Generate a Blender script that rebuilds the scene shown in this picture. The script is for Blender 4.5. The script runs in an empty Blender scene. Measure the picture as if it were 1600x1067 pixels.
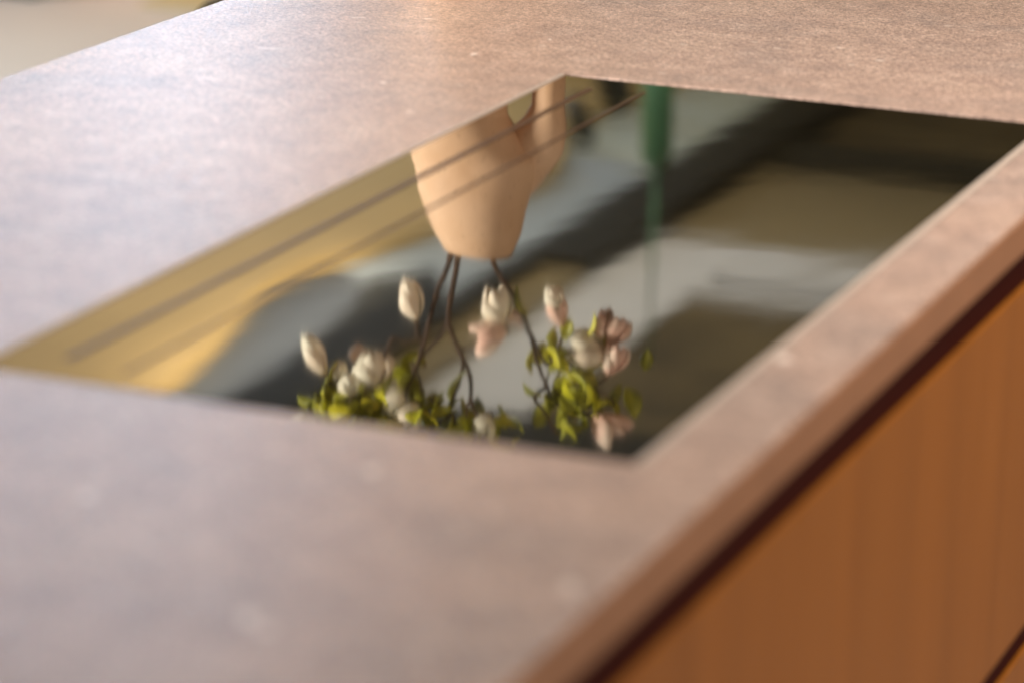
import bpy, bmesh, math, random
from mathutils import Vector, Matrix
random.seed(7)
sc = bpy.context.scene
C = sc.collection

# ------------------------------------------------------------------ camera
cd = bpy.data.cameras.new('camera'); cam = bpy.data.objects.new('camera', cd); C.objects.link(cam)
sc.camera = cam
YAW, PITCH, ROLL = 0.3777, 0.2815, 0.0241
fw = Vector((-math.sin(YAW)*math.cos(PITCH), math.cos(YAW)*math.cos(PITCH), -math.sin(PITCH)))
rt = fw.cross(Vector((0, 0, 1))).normalized(); up = rt.cross(fw)
r2 = rt*math.cos(ROLL) + up*math.sin(ROLL); u2 = -rt*math.sin(ROLL) + up*math.cos(ROLL)
cam.matrix_world = Matrix(((r2.x, u2.x, -fw.x, .735), (r2.y, u2.y, -fw.y, -1.988), (r2.z, u2.z, -fw.z, .534), (0, 0, 0, 1)))
cd.sensor_width = 36; cd.lens = 118.3; cd.clip_end = 200; cd.clip_start = .05
cd.dof.use_dof = True; cd.dof.focus_distance = 2.98; cd.dof.aperture_fstop = 4.3

# ------------------------------------------------------------------ light
w = bpy.data.worlds.new('World'); sc.world = w; w.use_nodes = True
bg = w.node_tree.nodes['Background']; bg.inputs[0].default_value = (.95, .91, .88, 1); bg.inputs[1].default_value = .26
def area(name, loc, target, sx, sy, power, col):
    l = bpy.data.lights.new(name, 'AREA'); l.shape = 'RECTANGLE'; l.size = sx; l.size_y = sy; l.energy = power; l.color = col
    o = bpy.data.objects.new(name, l); C.objects.link(o); o.location = loc
    o.rotation_euler = (Vector(target)-Vector(loc)).to_track_quat('-Z', 'Y').to_euler(); return o
# two tall windows in the far wall, beyond the left end of the room
area('window_light', (-5.95, 8.15, .52), (-5.95, 0, .52), .95, 1.5, 104, (.48, .68, 1))
area('window_light', (-4.60, 8.15, .52), (-4.60, 0, .52), .95, 1.5, 100, (.55, .73, 1))
# added lamp aimed at the jug from the front left
fl_ = area('jug_fill_light', (-2.9, -1.5, .42), (-.47, .94, .30), .9, .5, 33, (1, .96, .92)); fl_.data.spread = math.radians(50)
# added warm lamp on the right, in place of light bouncing off the floor
area('warm_fill_light', (2.1, .5, .75), (.25, .1, -.1), 1.0, .6, 14, (1, .74, .50))
# lamp without fixture, added to brighten the right part of the worktop
area('worktop_fill_light', (.60, .25, .98), (.55, .25, 0), .6, .6, 15.5, (1, .89, .80))
# added lamps to brighten the floor and the jug's left edge, then the ceiling's cove strip
area('floor_fill_light', (-3.9, 3.4, .45), (-2.9, 4.6, -.92), 1.2, 1.2, 27, (.95, .97, 1))
area('jug_rim_light', (-3.6, 1.3, .55), (-.47, .94, .2), .7, .9, 75, (.92, .96, 1))
cv = area('cove_light', (-2.47, 4.85, 1.52), (-2.9, 4.85, 1.65), 1.3, .05, 7, (1, .90, .76))
# hidden lamp added near the floor to brighten the mirrored ceiling
area('ceiling_fill_light', (-2.1, 5.2, -.5), (-2.7, 5.2, 1.65), 1.4, 2.4, 76, (1, .93, .8))
sc.view_settings.view_transform = 'Standard'; sc.view_settings.look = 'None'
sc.view_settings.exposure = 0; sc.view_settings.gamma = 1; sc.view_settings.use_curve_mapping = False

# ------------------------------------------------------------------ helpers
def mat(name, col, rough=.5, spec=.5, ior=1.5, coat=0, metal=0):
    m = bpy.data.materials.new(name); m.use_nodes = True
    b = m.node_tree.nodes['Principled BSDF']
    b.inputs['Base Color'].default_value = (*col, 1); b.inputs['Roughness'].default_value = rough
    b.inputs['IOR'].default_value = ior; b.inputs['Metallic'].default_value = metal
    b.inputs['Specular IOR Level'].default_value = spec; b.inputs['Coat Weight'].default_value = coat
    return m
class N:
    def __init__(s, m): s.t = m.node_tree; s.b = s.t.nodes['Principled BSDF']
    def n(s, ty, **k):
        x = s.t.nodes.new(ty)
        for a, v in k.items(): setattr(x, a, v)
        return x
    def l(s, a, b): s.t.links.new(a, b)
    def coord(s, scale=(1, 1, 1)):
        tc = s.n('ShaderNodeTexCoord'); mp = s.n('ShaderNodeMapping'); mp.inputs['Scale'].default_value = scale
        s.l(tc.outputs['Object'], mp.inputs[0]); return mp.outputs[0]
    def noise(s, vec, scale, detail=3, rough=.5, dist=0):
        x = s.n('ShaderNodeTexNoise'); x.inputs['Scale'].default_value = scale; x.inputs['Detail'].default_value = detail
        x.inputs['Roughness'].default_value = rough; x.inputs['Distortion'].default_value = dist
        s.l(vec, x.inputs['Vector']); return x.outputs['Fac']
    def ramp(s, f, stops):
        x = s.n('ShaderNodeValToRGB'); e = x.color_ramp.elements
        while len(e) < len(stops): e.new(.5)
        for i, (p, c) in enumerate(stops):
            e[i].position = p; e[i].color = (*c, 1) if len(c) == 3 else c
        s.l(f, x.inputs[0]); return x.outputs[0]
    def mix(s, f, a, b, mode='MIX'):
        x = s.n('ShaderNodeMix', data_type='RGBA', blend_type=mode)
        for sock, v in ((x.inputs[0], f), (x.inputs[6], a), (x.inputs[7], b)):
            if isinstance(v, (int, float)): sock.default_value = v
            elif isinstance(v, tuple): sock.default_value = (*v, 1)
            else: s.l(v, sock)
        return x.outputs[2]
    def math(s, op, a, b=0, c=None):
        x = s.n('ShaderNodeMath', operation=op)
        for i, v in enumerate((a, b) if c is None else (a, b, c)):
            if isinstance(v, (int, float)): x.inputs[i].default_value = v
            else: s.l(v, x.inputs[i])
        return x.outputs[0]
    def bump(s, h, strength, dist, prev=None):
        x = s.n('ShaderNodeBump'); x.inputs['Strength'].default_value = strength; x.inputs['Distance'].default_value = dist
        s.l(h, x.inputs['Height'])
        if prev is not None: s.l(prev, x.inputs['Normal'])
        s.l(x.outputs[0], s.b.inputs['Normal']); return x.outputs[0]
g = lambda v: (v, v, v)

def stone():
    m = mat('beige_stone', (.4, .3, .24), .42, .5); n = N(m); v = n.coord()
    big = n.ramp(n.noise(v, 5, 4, .6, .6), [(.3, (.35, .262, .225)), (.5, (.475, .315, .245)), (.7, (.57, .395, .30))])
    mid = n.ramp(n.noise(v, 34, 5, .62), [(.30, (.22, .175, .16)), (.5, (.47, .335, .265)), (.70, (.72, .55, .45))])
    c = n.mix(.38, big, mid)
    f2 = n.ramp(n.noise(v, 190, 3, .6), [(.36, g(.66)), (.5, g(1)), (.64, g(1.28))]); c = n.mix(.8, c, f2, 'MULTIPLY')
    fine = n.ramp(n.noise(v, 420, 3, .75), [(.36, g(.42)), (.5, g(1)), (.64, g(1.5))])
    c = n.mix(.8, c, fine, 'MULTIPLY')
    # sparse pale flecks and small grey pits
    vo = n.n('ShaderNodeTexVoronoi'); vo.inputs['Scale'].default_value = 40; vo.inputs['Randomness'].default_value = 1
    n.l(n.coord((1.0, 1.7, 1)), vo.inputs['Vector'])
    sep = n.n('ShaderNodeSeparateColor'); n.l(vo.outputs['Color'], sep.inputs[0])
    rad = n.math('MULTIPLY', n.math('SUBTRACT', sep.outputs[0], .62), .62)
    d = n.math('ADD', vo.outputs['Distance'], n.math('MULTIPLY', n.noise(v, 220, 2), .16))
    fl = n.math('MULTIPLY', n.math('GREATER_THAN', rad, d), .55)
    c = n.mix(fl, c, (.78, .66, .56))
    # individual shell marks seen in the slab: x, y, half length, half width, angle
    tot = None
    tc = n.n('ShaderNodeTexCoord')
    for (x, y, a, b, ang) in FLECKS:
        mp = n.n('ShaderNodeMapping', vector_type='TEXTURE'); mp.inputs['Location'].default_value = (x, y, 0)
        mp.inputs['Rotation'].default_value = (0, 0, ang); mp.inputs['Scale'].default_value = (a, b, 1)
        n.l(tc.outputs['Object'], mp.inputs[0])
        ln = n.n('ShaderNodeVectorMath', operation='LENGTH'); n.l(mp.outputs[0], ln.inputs[0])
        q = n.math('ADD', ln.outputs['Value'], n.math('MULTIPLY', n.math('SUBTRACT', n.noise(v, 180, 2), .5), 1.6))
        s_ = n.ramp(q, [(.45, g(1)), (.99, g(0))])
        tot = s_ if tot is None else n.math('MAXIMUM', tot, s_)
    c = n.mix(n.math('MULTIPLY', tot, .9), c, (.86, .72, .62))
    n.l(c, n.b.inputs['Base Color'])
    rr = n.ramp(n.noise(v, 260, 3), [(.3, g(.33)), (.7, g(.47))]); n.l(rr, n.b.inputs['Roughness'])
    n.bump(n.noise(v, 520, 2, .6), .8, .0005)
    return m
FLECKS = []
def wood(name, a, b, scale=(1, 26, 1.2), rough=.42):
    m = mat(name, a, rough, .12); n = N(m); v = n.coord(scale)
    c = n.ramp(n.noise(v, 3.0, 6, .6, .4), [(.28, a), (.72, b)])
    p = n.ramp(n.noise(n.coord((0.1, 9, .04)), 1.6, 1), [(.35, g(.91)), (.62, g(1.05))])
    c = n.mix(.9, c, p, 'MULTIPLY'); n.l(c, n.b.inputs['Base Color'])
    n.bump(n.noise(v, 9, 4), .2, .0006); return m
def plaster(name, col, rough=.8, var=.12, sc_=1.2):
    m = mat(name, col, rough, .2); n = N(m); v = n.coord()
    f = n.ramp(n.noise(v, sc_, 4, .6), [(.3, tuple(x*(1-var) for x in col)), (.7, tuple(min(1, x*(1+var)) for x in col))])
    n.l(f, n.b.inputs['Base Color']); n.bump(n.noise(v, 60, 3), .1, .002); return m

def mk(name, bm, m, parent=None, smooth=False):
    me = bpy.data.meshes.new(name); bm.normal_update(); bm.to_mesh(me); bm.free(); me.materials.append(m)
    if smooth:
        for p in me.polygons: p.use_smooth = True
    o = bpy.data.objects.new(name, me); C.objects.link(o)
    if parent: o.parent = parent
    return o
def box(bm, x0, x1, y0, y1, z0, z1, bev=0):
    r = bmesh.ops.create_cube(bm, size=1)
    for v in r['verts']:
        v.co = Vector(((x0+x1)/2+v.co.x*(x1-x0), (y0+y1)/2+v.co.y*(y1-y0), (z0+z1)/2+v.co.z*(z1-z0)))
    if bev:
        es = list({e for v in r['verts'] for e in v.link_edges})
        bmesh.ops.bevel(bm, geom=es, offset=bev, segments=3, affect='EDGES', profile=.5)
def bx(name, m, d, parent=None, bev=0):
    bm = bmesh.new(); box(bm, *d, bev); return mk(name, bm, m, parent)
def tag(o, label=None, cat=None, group=None, kind=None):
    for k, v in (('label', label), ('category', cat), ('group', group), ('kind', kind)):
        if v: o[k] = v
    return o
def empty(name, loc=(0, 0, 0)):
    o = bpy.data.objects.new(name, None); C.objects.link(o); o.location = loc; return o
def sweep(bm, pts, rads, seg=12, cap=True, flat=None):
    """tube along pts; rads = radius or (a, b) per point; a lies along the direction flat"""
    rings = []
    P = [Vector(p) for p in pts]
    for i, p in enumerate(P):
        t = (P[min(i+1, len(P)-1)]-P[max(i-1, 0)]).normalized()
        ref = Vector(flat) if flat else (Vector((0, 1, 0)) if abs(t.y) < .9 else Vector((1, 0, 0)))
        s = t.cross(ref).normalized(); f = s.cross(t).normalized()
        a, b = rads[i] if isinstance(rads[i], tuple) else (rads[i], rads[i])
        rings.append([bm.verts.new(p + s*b*math.cos(k*2*math.pi/seg) + f*a*math.sin(k*2*math.pi/seg)) for k in range(seg)])
    for A, B in zip(rings, rings[1:]):
        for k in range(seg): bm.faces.new((A[k], A[(k+1) % seg], B[(k+1) % seg], B[k]))
    if cap: bm.faces.new(rings[0][::-1]); bm.faces.new(rings[-1])
def smoothpath(pts, n=6):
    P = [Vector(p) for p in pts]; P = [P[0]*2-P[1]]+P+[P[-1]*2-P[-2]]; out = []
    for i in range(1, len(P)-2):
        for k in range(n):
            t = k/n; a, b, c_, d = P[i-1:i+3]
            out.append(.5*((2*b)+(-a+c_)*t+(2*a-5*b+4*c_-d)*t*t+(-a+3*b-3*c_+d)*t**3))
    out.append(P[-2]); return out

# ------------------------------------------------------------------ the setting
FL = -.92
m_floor = mat('pale_floor', (.5, .47, .44), .8, .2); nf = N(m_floor); vv = nf.coord()
nf.l(nf.ramp(nf.noise(vv, 1.1, 4), [(.3, (.66, .63, .61)), (.7, (.78, .76, .74))]), nf.b.inputs['Base Color'])
tag(bx('floor', m_floor, (-9, 6, -6, 8.3, FL-.1, FL)), kind='structure')
m_ochre = plaster('ochre_plaster', (.60, .41, .165)); m_grey = plaster('grey_plaster', (.40, .42, .41))
m_pale = plaster('pale_plaster', (.64, .63, .61)); m_brown = plaster('brown_panel', (.25, .19, .095)); m_dark = plaster('dark_beam', (.022, .018, .008)); m_umber = plaster('umber_panel', (.11, .08, .035), .8, .5, 2.5)
CE = 1.65
# coffered ceiling of the room, seen only in the hob's mirror
cl = empty('ceiling', (-2, 6, CE)); tag(cl, kind='structure')
def cpart(name, m, d):
    o = bx(name, m, d); o.parent = cl; o.matrix_parent_inverse = Matrix.Translation((2, -6, -CE)); return o
def cpoly(name, m, pts, z0, z1):
    bm = bmesh.new(); A = [bm.verts.new((x, y, z0)) for x, y in pts]; B = [bm.verts.new((x, y, z1)) for x, y in pts]
    bm.faces.new(A[::-1]); bm.faces.new(B)
    for k in range(len(A)): bm.faces.new((A[k], A[(k+1) % len(A)], B[(k+1) % len(A)], B[k]))
    bmesh.ops.recalc_face_normals(bm, faces=bm.faces)
    o = mk(name, bm, m); o.parent = cl; o.matrix_parent_inverse = Matrix.Translation((2, -6, -CE)); return o
m_slate = plaster('slate_blue_plaster', (.115, .125, .135)); m_sage = plaster('sage_plaster', (.60, .64, .54)); m_blue = plaster('blue_grey_plaster', (.42, .46, .47))
edge = [(p.x, p.y) for p in smoothpath([(-2.60, 3.2, 0), (-2.56, 4.1, 0), (-2.62, 4.6, 0), (-2.74, 5.2, 0), (-2.66, 5.6, 0), (-2.60, 6.0, 0), (-2.55, 6.6, 0), (-2.72, 7.2, 0), (-2.66, 8.3, 0)], 5)]
cpoly('ceiling_panel', m_ochre, [(-9, 3.2)]+edge+[(-9, 8.3)], CE-.04, CE+.1)
cpoly('ceiling_panel', m_slate, [(-2.95, 3.2), (-2.40, 3.2), (-2.44, 4.6), (-2.50, 5.1), (-2.56, 5.35), (-2.95, 5.6)], CE+.003, CE+.1)
cpoly('beam', m_dark, [(-2.397, 3.2), (-2.267, 3.2), (-2.30, 5.003), (-2.36, 5.353), (-2.46, 5.523), (-2.557, 5.353), (-2.497, 5.103), (-2.437, 4.603)], CE-.01, CE+.1)
cpoly('ceiling_panel', m_blue, [(-2.95, 5.603), (-2.56, 5.356), (-2.463, 5.527), (-2.36, 5.353), (-2.30, 5.003), (-2.27, 5.3), (-2.27, 6.2), (-2.30, 6.6), (-2.38, 6.85), (-2.52, 6.95), (-2.95, 6.95)], CE+.003, CE+.1)
cpoly('ceiling_panel', m_sage, [(-2.95, 6.953), (-2.52, 6.953), (-2.38, 6.853), (-2.30, 6.603), (-2.27, 6.203), (-2.27, 8.3), (-2.95, 8.3)], CE+.003, CE+.1)
cpart('beam', m_dark, (-2.267, -2.08, 5.6, 8.3, CE-.06, CE+.1))
cpart('beam', m_dark, (-2.267, -2.20, 3.2, 5.597, CE-.06, CE+.1))
cpart('beam', m_brown, (-2.197, -2.08, 3.2, 5.597, CE-.03, CE+.1))
cpart('ceiling_panel', m_brown, (-2.077, 6, 6.12, 7.02, CE+.003, CE+.1))
cpart('beam', m_dark, (-2.077, 6, 7.023, 7.27, CE-.03, CE+.1))
cpart('ceiling_panel', m_umber, (-2.077, 6, 7.273, 8.3, CE+.02, CE+.1))
cpart('cornice', m_pale, (-2.077, -1.80, 4.47, 6.117, CE-.008, CE+.1))
cpart('cornice', m_pale, (-1.797, 6, 5.78, 6.117, CE-.008, CE+.1))
cpart('cornice', m_pale, (-1.797, 6, 5.60, 5.69, CE-.01, CE+.1))
cpart('ceiling_panel', m_dark, (-1.797, 6, 5.693, 5.777, CE+.02, CE+.1))
cpart('ceiling_panel', m_umber, (-1.797, 6, 4.47, 5.597, CE+.003, CE+.1))
cpart('ceiling_panel', m_dark, (-2.077, 6, 3.2, 4.467, CE-.012, CE+.1))

# far wall with its two windows
wall = empty('wall', (-3, 8.3, FL)); tag(wall, kind='structure')
m_wall = plaster('wall_paint', (.55, .47, .33))
def wpart(name, m, d, par=None):
    o = bx(name, m, d); o.parent = wall; o.matrix_parent_inverse = Matrix.Translation((3, -8.3, -FL)); return o
wpart('wall_panel', m_wall, (-9, 6, 8.3, 8.4, FL, CE+.1))
m_frame = mat('window_frame', (.7, .68, .64), .4)
for xc, hw in ((-5.95, .5), (-4.60, .5)):
    for d in ((xc-hw-.06, xc-hw, 8.1, 8.3, -.3, 1.34), (xc+hw, xc+hw+.06, 8.1, 8.3, -.3, 1.34), (xc-hw, xc+hw, 8.1, 8.3, 1.28, 1.34), (xc-hw, xc+hw, 8.1, 8.3, -.3, -.24)):
        wpart('window_frame', m_frame, d)

# ------------------------------------------------------------------ kitchen island
WX, WY = .193, .45                        # half size of the hob
XB, XF, Y0, Y1 = -.572, .2465, -2.3, 2.3  # the worktop
FLECKS += [(.205,-.235,.0065,.010,.3),(.078,-.520,.005,.008,0),(.114,-.732,.0045,.011,.5),(.128,-.742,.005,.006,-.4),(.229,-.634,.005,.011,.3),(-.03,-.617,.005,.006,.4),
           (-.443,.431,.013,.0022,.35),(-.287,.489,.0032,.008,.1),(-.435,.588,.008,.002,.3),(-.380,.612,.009,.002,.2),(.015,.624,.006,.0026,.35),(-.255,.577,.0022,.005,.4),(-.305,.351,.003,.005,.8),(-.245,.264,.0025,.004,0),(-.031,.66,.0035,.003,.2)]
m_stone = stone()
isl = empty('kitchen_island', (-.16, 0, FL))
tag(isl, 'brown-beige speckled stone worktop with copper-brown wooden drawer fronts below it', 'kitchen island')
def ipart(name, o):
    o.name = name; o.parent = isl; o.matrix_parent_inverse = Matrix.Translation((.16, 0, -FL)); return o
bm = bmesh.new(); T = .027; cz = .0026
def ring(x0, x1, y0, y1, z): return [bm.verts.new((x, y, z)) for x, y in ((x0, y0), (x1, y0), (x1, y1), (x0, y1))]
def bridge(A, B):
    for k in range(4): bm.faces.new((A[k], A[(k+1) % 4], B[(k+1) % 4], B[k]))
e = .0015
o0 = ring(XB+.0, XF-.0, Y0, Y1, -T); o1 = ring(XB, XF, Y0, Y1, -e); o2 = ring(XB+e*.3, XF-e*.3, Y0+e*.3, Y1-e*.3, -e*.3); o3 = ring(XB+e, XF-e, Y0+e, Y1-e, 0)
i0 = ring(-WX-.0044, WX+.0064, -WY-.0014, WY+.0014, 0); i1 = ring(-WX-.0041, WX+.0061, -WY-.0011, WY+.0011, -.0003); i2 = ring(-WX-.0041, WX+.0061, -WY-.0011, WY+.0011, -T)
bridge(o0, o1); bridge(o1, o2); bridge(o2, o3); bridge(o3, i0); bridge(i0, i1); bridge(i1, i2); bridge(i2, o0)
ipart('worktop', mk('worktop', bm, m_stone))
ipart('edge_band', bx('edge_band', plaster('brown_edge', (.34, .165, .085), .5, .08, 30), (XF-.006, XF+.0012, Y0+.002, Y1-.002, -T-.0005, -.0022), bev=.0006))  # separate strip along the front edge, browner and darker than the stone top
m_wood = wood('copper_wood', (.285, .094, .009), (.345, .122, .016)); m_gap = mat('gap_shade', (.04, .005, .002), .7, .05)  # the near-black maroon carries the shade of the drawer gaps
ipart('handle_recess', bx('handle_recess', m_gap, (XB+.02, XF-.0235, Y0+.02, Y1-.02, -.36, -T-.002)))
ipart('gap_shade', bx('gap_shade', m_gap, (XF-.0233, XF-.004, Y0+.02, Y1-.02, -.055, -T-.001)))  # dark strip set forward in the gap, its colour stands for shade
ipart('gap_shade', bx('gap_shade', m_gap, (XF-.0233, XF-.004, Y0+.02, Y1-.02, -.3445, -.3255)))  # same painted shade in the lower drawer gap
def front(y0, y1, z0, z1): 
    return ipart('drawer_front', bx('drawer_front', m_wood, (XF-.022, XF-.001, y0, y1, z0, z1), bev=.0012))
front(-2.28, 2.28, -.325, -.0555)
front(-2.28, 2.28, -.86, -.345)
ipart('carcass', bx('carcass', m_wood, (XB+.02, XF-.03, Y0+.02, Y1-.02, -.86, -.362)))
ipart('plinth', bx('plinth', m_gap, (XB+.06, XF-.06, Y0+.05, Y1-.05, FL, -.862)))

# ------------------------------------------------------------------ hob
hob = empty('cooktop', (0, 0, -.006))
tag(hob, 'black mirror-glass induction cooktop set flush into the beige stone worktop', 'cooktop')
m_glass = mat('black_mirror_glass', (.006, .005, .003), .032, .5, 2.6)
ng = N(m_glass); ng.b.inputs['Specular Tint'].default_value = (1, .97, .88, 1)
ng.l(ng.ramp(ng.noise(ng.coord((1, .35, 1)), 9, 4, .6, .8), [(.35, g(.024)), (.62, g(.036)), (.8, g(.075))]), ng.b.inputs['Roughness'])
ng.bump(ng.noise(ng.coord((1, 1, 1)), 7, 2), .12, .0012)
bm = bmesh.new(); box(bm, -WX, WX, -WY, WY, .000, .0052, 0)
bmesh.ops.bevel(bm, geom=[e_ for e_ in bm.edges if all(v.co.z > .004 for v in e_.verts)], offset=.0012, segments=2, affect='EDGES')
mk('glass_panel', bm, m_glass, hob)
m_lit_edge = mat('lit_edge', (.56, .46, .38), .45, .5, 1.5, 0, .1)  # pale colour stands for light caught on the stone edge beside the glass
for sx in (-1, 1):
    mk('lit_edge_strip', (lambda b: (box(b, *sorted((sx*(WX+.0003), sx*(WX+(.0055 if sx > 0 else .0035)))), -WY-.0008, WY+.0008, .001, .0062, .0006), b)[1])(bmesh.new()), m_lit_edge, hob)
m_line = mat('printed_line', (.085, .042, .02), .5, .25, 1.45)
def strip(x, hw, y0, y1):
    bm = bmesh.new(); n_ = 12; z = .0056; top = []
    for k in range(n_+1):
        a = math.pi*k/n_; top.append((x+hw*math.cos(a), y1+hw*math.sin(a)))
    for k in range(n_+1):
        a = math.pi+math.pi*k/n_; top.append((x+hw*math.cos(a), y0+hw*math.sin(a)))
    A = [bm.verts.new((p[0], p[1], z)) for p in top]; B = [bm.verts.new((p[0], p[1], z-.0003)) for p in top]
    bm.faces.new(A)
    for k in range(len(A)): bm.faces.new((B[k], B[(k+1) % len(A)], A[(k+1) % len(A)], A[k]))
    return mk('printed_line', bm, m_line, hob)
strip(-.156, .0026, -.41, .408)
strip(-.1145, .0013, -.423, .416)

# ------------------------------------------------------------------ jug with magnolia, standing on the far part of the worktop
G = Vector((-.47, .939, 0)); HH = Vector((-.381, .925, 0)).normalized(); RR = Vector((HH.y, -HH.x, 0))
def loc(u, z, d=0): return (RR*u + HH*d)*.01 + Vector((0, 0, z*.01))   # centimetres, local to the jug
jug = empty('jug', G)
tag(jug, 'peach terracotta jug with a wide loop handle holding magnolia branches, mirrored in the black glass', 'jug')
m_clay = mat('peach_clay', (.72, .46, .27), .62, .3); nc = N(m_clay)
nc.l(nc.ramp(nc.noise(nc.coord(), 14, 4), [(.3, (.64, .375, .19)), (.7, (.78, .50, .29))]), nc.b.inputs['Base Color'])
sp_ = nc.ramp(nc.noise(nc.coord(), 210, 2), [(.28, g(.72)), (.36, g(1))]); nc.l(nc.mix(.8, nc.ramp(nc.noise(nc.coord(), 14, 4), [(.3, (.64, .39, .21)), (.7, (.78, .52, .32))]), sp_, 'MULTIPLY'), nc.b.inputs['Base Color'])
nc.bump(nc.noise(nc.coord(), 55, 3), .25, .002)
prof = [(0, -1.9, 3.6), (.4, -1.9, 4.1), (3, -2.1, 4.7), (7, -2.2, 4.9), (11, -2.2, 4.75), (14, -2.0, 4.7), (16, -1.5, 5.0), (18, -.75, 5.75), (19.2, .1, 6.25), (20.6, .25, 6.0), (22.8, .15, 5.5), (25.2, .25, 4.8), (27.2, .45, 4.1), (28.5, .55, 3.5), (28.8, .55, 3.3), (28.5, .55, 3.1), (26, .4, 3.9), (22, .2, 5.2), (16, -1.3, 4.5), (4, -2, 4.2), (2, -2, .2)]
pp = smoothpath([(a, b, c_) for a, b, c_ in prof], 3)
bm = bmesh.new(); SEG = 56; rings = []
for (z, cu, r) in pp:
    tilt = 0
    rings.append([bm.verts.new(loc(cu + r*math.cos(k*2*math.pi/SEG), z + .35*math.cos(k*2*math.pi/SEG+.6)*max(0, (z-24)/6), min(r, 4.9)*math.sin(k*2*math.pi/SEG))) for k in range(SEG)])
for A, B in zip(rings, rings[1:]):
    for k in range(SEG): bm.faces.new((A[k], A[(k+1) % SEG], B[(k+1) % SEG], B[k]))
bm.faces.new(rings[0][::-1]); bm.faces.new(rings[-1])
mk('body', bm, m_clay, jug, True)
bm = bmesh.new()
hp = smoothpath([loc(*p) for p in ((1.6, 23.5), (4.3, 20.6), (6.1, 17.8), (6.85, 15.4), (7.0, 13), (6.9, 10), (6.2, 6.5), (4.0, 3.6), (0.5, 2.4))], 5)
hw_ = [1.7]*len(hp)
sweep(bm, hp, [((2.3 if 6 < i < 40 else 2.0)*.01, w_*(.0158 if i < 11 else max(.0094, .0158-.0009*(i-10)))) for i, w_ in enumerate(hw_)], 20, True, tuple(HH))
mk('handle', bm, m_clay, jug, True)

m_bark = mat('bark', (.085, .045, .02), .7, .3); nb_ = N(m_bark)
nb_.l(nb_.ramp(nb_.noise(nb_.coord(), 160, 3), [(.3, (.022, .010, .004)), (.7, (.085, .042, .018))]), nb_.b.inputs['Base Color'])
m_leaf = mat('lime_leaf', (.35, .42, .02), .45, .4); nl = N(m_leaf)
oi = nl.n('ShaderNodeObjectInfo')
nl.l(nl.mix(.6, nl.ramp(oi.outputs['Random'], [(0, (.06, .07, .006)), (.3, (.18, .19, .008)), (.5, (.46, .46, .010)), (.85, (.66, .58, .015)), (1, (.50, .36, .010))]), nl.ramp(nl.noise(nl.coord(), 60, 3), [(.3, (.10, .11, .008)), (.7, (.62, .56, .02))])), nl.b.inputs['Base Color'])
nl.b.inputs['Subsurface Weight'].default_value = .0
def petalmat(name, a, b, sc_=28):
    m = mat(name, a, .5, .3); n = N(m)
    n.l(n.ramp(n.noise(n.coord(), sc_, 2), [(.38, a), (.62, b)]), n.b.inputs['Base Color']); return m
m_white = petalmat('white_petal', (.90, .83, .62), (.88, .72, .52)); m_pink = petalmat('pink_petal', (.84, .52, .38), (.90, .76, .58))
m_cup = mat('bud_scale', (.16, .10, .04), .7)
def frame(axis):
    a = Vector(axis).normalized(); s = a.cross(Vector((.3, .9, .2))).normalized(); return a, s, s.cross(a).normalized()
def petal(bm, o, a, s, n_, L, W, open_, ph, curl=0.):
    """one petal: base at o, along a, wrapped round the axis at angle ph"""
    R = s*math.cos(ph)+n_*math.sin(ph); Tn = -s*math.sin(ph)+n_*math.cos(ph); U, V = 7, 7; gr = []
    for i in range(U+1):
        t = i/U; wd = W*math.sin(math.pi*min(1, t*.93+.07))**.65*(1 if t < .9 else .7)
        rad = open_*math.sin(math.pi*(t*.78+.04))*W*.95 + curl*t*t*W
        row = []
        for j in range(V+1):
            q = (j/V-.5)*2; b = q*1.15
            row.append(bm.verts.new(o + a*(L*t) + R*(rad*math.cos(b*.8)+ (t>.8)*.0006*math.sin(q*5)) + Tn*(wd*math.sin(b)*.62)))
        gr.append(row)
    for i in range(U):
        for j in range(V): bm.faces.new((gr[i][j], gr[i+1][j], gr[i+1][j+1], gr[i][j+1]))
def blossom(parent, base, axis, L, W, m, n=7, open_=.75, curl=0.):
    a, s, n_ = frame(axis); bm = bmesh.new()
    for k in range(n):
        petal(bm, Vector(base), a, s, n_, L*(1-.08*(k % 3)), W*1.18*(1 if k % 2 else .85), open_*(1 if k % 2 else .82), k*2*math.pi/n*1.0+random.uniform(-.2, .2), curl*random.uniform(.5, 1.3))
    o = mk('blossom', bm, m, parent, True)
    sd = o.modifiers.new('thickness', 'SOLIDIFY'); sd.thickness = .0006
    bm = bmesh.new(); b0 = Vector(base)
    sweep(bm, [b0-a*.003, b0, b0+a*.003, b0+a*.006], [.0014, .003, .0034, .0026], 10)
    mk('bud_scale', bm, m_cup, o, True)
    return o
def leaf(parent, base, axis, L, W, roll=0.):
    a, s, n_ = frame(axis); s2 = s*math.cos(roll)+n_*math.sin(roll); n2 = -s*math.sin(roll)+n_*math.cos(roll)
    bm = bmesh.new(); U = 8; gr = []
    for i in range(U+1):
        t = i/U; wd = W*math.sin(math.pi*t**.8)**.8 if 0 < t < 1 else W*.04
        c0 = Vector(base)+a*L*t+n2*(L*.11*math.sin(t*2.6))
        gr.append([bm.verts.new(c0+s2*wd*q+n2*abs(q)*wd*.45) for q in (-1, -.5, 0, .5, 1)])
    for A, B in zip(gr, gr[1:]):
        for k in range(4): bm.faces.new((A[k], B[k], B[k+1], A[k+1]))
    o = mk('leaf', bm, m_leaf, parent, True)
    sd = o.modifiers.new('thickness', 'SOLIDIFY'); sd.thickness = .0005
    return o
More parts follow.
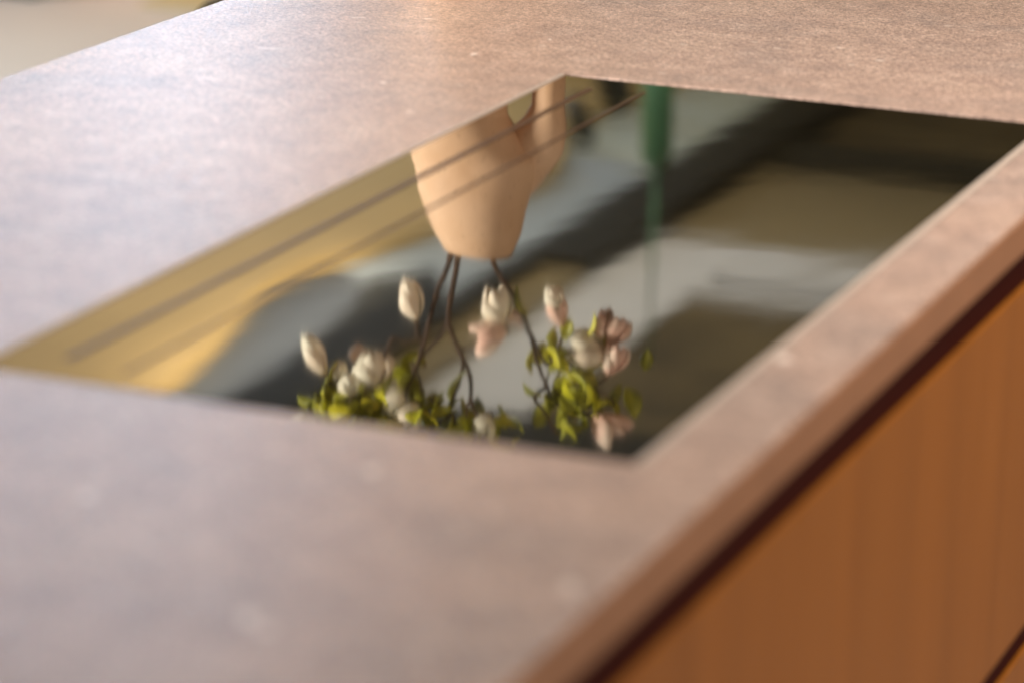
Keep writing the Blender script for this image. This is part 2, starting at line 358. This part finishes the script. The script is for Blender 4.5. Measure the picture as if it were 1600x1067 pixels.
def branch(label, stems, blossoms, leaves, clusters=()):
    br = empty('magnolia_branch', G); tag(br, label, 'branch', 'magnolia branches in the jug')
    for pts, r0, r1 in stems:
        P = smoothpath([loc(*p) for p in pts], 6); n_ = len(P)
        P = [p+Vector((random.uniform(-1, 1), random.uniform(-1, 1), 0))*.0004 for p in P]
        bm = bmesh.new(); sweep(bm, P, [(r0+(r1-r0)*i/(n_-1))*(1.25 if i % 6 == 0 else 1) for i in range(n_)], 9)
        mk('stem', bm, m_bark, br, True)
    for (u, z, d, ax, L, W, m, op, cu) in blossoms:
        blossom(br, loc(u, z, d), loc(ax[0], ax[1], ax[2] if len(ax) > 2 else 0), L, W, m, 7, op, cu)
    for (u, z, d, ax, L, W) in leaves:
        leaf(br, loc(u, z, d), loc(ax[0], ax[1], ax[2] if len(ax) > 2 else 0), L, W, random.uniform(0, 3))
    for (u, z, d, ru, rz, k, L) in clusters:
        for _ in range(max(1, k//4)):                       # thin twigs running into the leaf cluster
            a0 = (u+random.gauss(0, .5*ru), z-rz-1.2, d); a1 = (u+random.gauss(0, ru), z, d+random.gauss(0, .6)); a2 = (u+random.gauss(0, 1.4*ru), z+rz+1, d+random.gauss(0, .8))
            bm = bmesh.new(); tw = smoothpath([loc(*a0), loc(*a1), loc(*a2)], 4); sweep(bm, tw, [.0015-.00008*q for q in range(len(tw))], 7); mk('stem', bm, m_bark, br, True)
        for _ in range(int(k*1.6)):
            pu, pz, pd = u+random.gauss(0, ru*1.15), z-.5+random.gauss(0, rz*1.3), d+random.gauss(0, 1.4)
            leaf(br, loc(pu, pz, pd), loc(random.gauss(.1, .7), random.gauss(.2, .9), random.gauss(0, .5)), L*random.uniform(.7, 1.2), L*.31*random.uniform(.8, 1.3), random.uniform(0, 3))
    return br
WH, PK = m_white, m_pink
# positions: u across, z above the worktop, d depth (cm); in the mirror "down" is real "up"
branch('leftmost magnolia branch with an upright white bud and round white blossoms over lime leaves',
    [(((-1.5, 14), (-1.8, 24), (-2.1, 29.6), (-3.5, 33.5), (-4.4, 37.5), (-5.2, 40.6), (-6.2, 43), (-7.6, 45.3)), .0032, .0019),
     (((-4.4, 37.5), (-6.4, 38.2), (-7.6, 37.9), (-8.3, 39.4), (-8.8, 41.5), (-10.5, 43.6), (-13, 44.6)), .0023, .0016),
     (((-4.4, 38.4), (-5.0, 38.0), (-5.3, 37.0), (-5.4, 35.8)), .0022, .0018),
     (((-10.5, 43.6), (-12.6, 43.8), (-13.6, 42.6), (-14.2, 41.5)), .0019, .0015),
     (((-10.8, 43.7), (-10.3, 45.4), (-9.7, 47.2), (-11.5, 49.5)), .0019, .0013),
     (((-13, 44.6), (-14.2, 45.6), (-15.6, 47.6)), .0023, .0015)],
    [(-5.4, 36.0, 0, (-.25, -1), .042, .0135, WH, .9, 0), (-14.2, 41.6, 0, (-.55, -1), .045, .0125, WH, .8, 0),
     (-9.3, 42.9, .5, (-.15, -1), .036, .021, WH, 1.0, 0), (-13, 42.6, .5, (.1, -1), .022, .010, WH, .8, 0), (-11.6, 43.6, -1, (-.2, -1), .024, .013, WH, .8, 0), (-11.2, 41.2, 2, (.1, -1), .02, .011, PK, .8, 0),
     (-6.7, 43.0, 0, (-.5, 1), .034, .0135, WH, .85, 0), (-5.2, 44.2, -.5, (-.5, 1), .030, .0145, WH, .9, .2), (-15.0, 46.6, 0, (-.9, .2), .026, .0125, WH, .9, 0), (-12.3, 45.5, 0, (-.3, .8), .022, .009, PK, .9, 0)],
    [(-13.4, 42.4, 0, (.3, -1), .022, .006), (-12.4, 43.2, 0, (.1, -1), .018, .005), (-8.4, 43.5, 0, (.4, -1), .025, .006), (-15.2, 43.6, 0, (-.1, 1), .028, .009)],
    [(-14.2, 44.4, 0, .9, .6, 7, .026), (-10.6, 45.2, 0, 1.5, .9, 16, .024), (-7.6, 46.6, 0, 1.2, .8, 9, .026), (-5.6, 42.8, 1, .8, .8, 4, .026), (-12.5, 46.2, 0, 1.2, .8, 12, .026), (-9.6, 48.4, 0, 2.6, 1, 12, .028)])
branch('straight dark magnolia branch in the middle forking to long drooping lime leaf tips',
    [(((-1.2, 14), (-1.3, 24), (-1.4, 29.6), (-2.0, 33.4), (-2.2, 36.2), (-1.2, 38.8), (.0, 41.8), (.2, 44.4), (1.4, 46.8), (3.5, 49)), .0034, .0014),
     (((-2.2, 36.2), (-3.2, 37.8), (-4.8, 39.9), (-6.2, 42.4)), .0022, .0016),
     (((-.6, 40.4), (-1.2, 42.6), (-1.9, 44.8), (-1.4, 46.6), (-1.9, 49)), .0023, .0015),
     (((.1, 43.4), (-.3, 45.6), (0, 47.8)), .0014, .0011), (((-1.2, 38.8), (.2, 38.9), (1.6, 37.9)), .0019, .0013)],
    [(1.8, 45.6, 0, (-.3, 1), .024, .012, WH, .9, .2), (-4.6, 41.0, 1, (-.5, -.5), .012, .007, m_leaf, .8, 0)],
    [(-1.6, 45.6, 0, (-.6, 1), .03, .0085), (-.3, 45.9, 0, (.0, 1), .030, .008), (.2, 46, 0, (.2, 1), .028, .007), (2.2, 46.2, 0, (.9, .3), .026, .0075), (-3.2, 46.0, 0, (-1, .6), .03, .009), (-4.6, 46.8, 0, (-.8, .4), .026, .008)],
    [(-3.4, 45.6, 0, 1.4, .7, 7, .028), (-.8, 47.4, 0, 1.0, .5, 5, .028), (2.6, 47.4, 1, 1.6, .6, 6, .026)])
branch('magnolia branch leaning right with a wide pink and white open blossom and yellow-green leaves',
    [(((.6, 14), (1.2, 24), (1.8, 29.2), (3.1, 32), (4.6, 34.5), (5.8, 37), (6.6, 39.8), (7.6, 42.4), (8.6, 44.4)), .0030, .0016),
     (((6.0, 37.4), (7.6, 40.2), (8.6, 38.6), (9.2, 36.6), (9.1, 34.2)), .0021, .0015),
     (((8.2, 42.8), (10, 43.6), (12, 42.6), (13.5, 41.4)), .0021, .0014), (((8.6, 44.4), (10.8, 45.2), (13.2, 45.8)), .002, .0014),
     (((7.6, 42.4), (6.4, 43.6), (7.4, 45.4), (8.8, 47.5)), .0023, .0015)],
    [(3.2, 36.2, 0, (-.35, -1), .038, .0150, WH, 1.0, .35), (3.6, 36.6, -1, (-1, .25), .036, .0155, PK, .95, .8), (2.8, 35.4, .6, (1, .2), .026, .009, PK, .7, .5),
     (9.0, 36.4, 0, (-.35, -1), .038, .0115, PK, .85, .1), (8.3, 34.4, -.6, (-.3, -1), .022, .011, WH, .9, .1),
     (13.2, 39.4, 0, (-.9, -.35), .040, .0165, WH, 1.0, .3), (13.6, 41.0, 0, (.3, -1), .032, .0135, PK, .9, .5), (13.0, 38.6, 1.5, (.3, -.7), .034, .016, PK, 1.0, .6),
     (12.2, 45.2, 0, (.7, .8), .038, .0170, PK, .9, .6)],
    [(5.7, 35.4, 0, (-.35, -1), .034, .0085), (12.0, 35.0, 0, (-.4, 1), .026, .0070), (9.6, 35.6, 0, (-.1, 1), .022, .0070), (6.2, 41.2, 0, (.1, -1), .026, .0065), (13.4, 40.6, 0, (-.1, -1), .034, .0075),
     (17.2, 40.6, 0, (.1, -1), .022, .0070), (15.2, 42.4, 0, (.35, 1), .034, .0110), (8.6, 44.6, 0, (.05, 1), .036, .0085), (7.2, 43.4, 0, (-.8, -.6), .024, .007), (11.2, 43.4, 0, (.5, 1), .034, .011)],
    [(9.6, 42.2, 0, 1.1, 1.2, 13, .026), (11.5, 43.8, 0, 1.4, 1.0, 8, .026), (9.6, 45.4, 0, 1.0, .9, 6, .028), (8.0, 40.3, 0, .5, 1.0, 4, .024)])

# ------------------------------------------------------------------ things hanging from the ceiling (mirrored only)
m_green = mat('green_glass', (.14, .34, .17), .3, .5); m_black = mat('black_metal', (.02, .02, .015), .4)
pd = empty('pendant_lamp', (-1.70, 5, CE)); tag(pd, 'slim green glass pendant lamp mirrored at the far edge of the black glass', 'pendant lamp')
bm = bmesh.new(); sweep(bm, [(0, 0, z) for z in (-.72, -.71, -.66, -.50, -.47, -.46)], [.016, .030, .036, .036, .026, .008], 24); mk('shade', bm, m_green, pd, True)
bm = bmesh.new(); sweep(bm, [(0, 0, -.46), (0, 0, 0)], [.007, .002], 10); mk('rod', bm, m_green, pd, True)
for k, (x, y, s_) in enumerate(((-2.70, 7.5, .10), (-2.63, 7.05, .06))):
    sp = empty('ceiling_spotlight', (x, y, CE)); tag(sp, ('larger' if k == 0 else 'smaller') + ' dark spotlight on the tan ceiling, mirrored near the ends of the thin glass lines', 'spotlight', 'ceiling spotlights')
    bm = bmesh.new(); sweep(bm, [(0, 0, 0), (0, 0, -s_*.7)], [.02, .02], 10); mk('mount', bm, m_black, sp, True)
    bm = bmesh.new(); sweep(bm, [(0, 0, -s_*.5), (-.03, -.05, -s_*2.2)], [s_*.5, s_*.55], 20); mk('lamp_head', bm, m_black, sp, True)

# ------------------------------------------------------------------ blurred things on the floor behind the island
m_olive = plaster('olive_fabric', (.06, .045, .02)); m_side = wood('brown_wood', (.20, .08, .03), (.30, .13, .05))
st = empty('stool', (-.900, 1.752, FL)); tag(st, 'dark olive padded bar stool tucked behind the far edge of the worktop', 'stool')
bm = bmesh.new(); box(bm, -.2, .2, -.2, .2, .66, .72, .028); mk('seat', bm, m_olive, st, True)
for sx in (-1, 1):
    for sy in (-1, 1):
        bm = bmesh.new(); sweep(bm, [(sx*.15, sy*.15, .665), (sx*.18, sy*.18, 0)], [.013, .011], 10); mk('leg', bm, m_black, st, True)
rg = bx('rug', plaster('tan_wool', (.62, .54, .33), .95), (-2.95, -.6, 4.9, 6.6, FL+.002, FL+.014)); tag(rg, 'blurred tan rug lying on the pale floor behind the island', 'rug')

sd = empty('sideboard', (-3.62, 5.3, FL)); tag(sd, 'blurred brown wooden sideboard far behind the island at the top left corner', 'sideboard')
mk('cabinet', (lambda b: (box(b, -.42, .42, -.45, .9, .06, .62, .004), b)[1])(bmesh.new()), m_side, sd)
mk('table_top', (lambda b: (box(b, -.44, .44, -.47, .92, .622, .65, .004), b)[1])(bmesh.new()), m_side, sd)
mk('plinth', (lambda b: (box(b, -.40, .40, -.43, .88, 0, .058), b)[1])(bmesh.new()), m_black, sd)
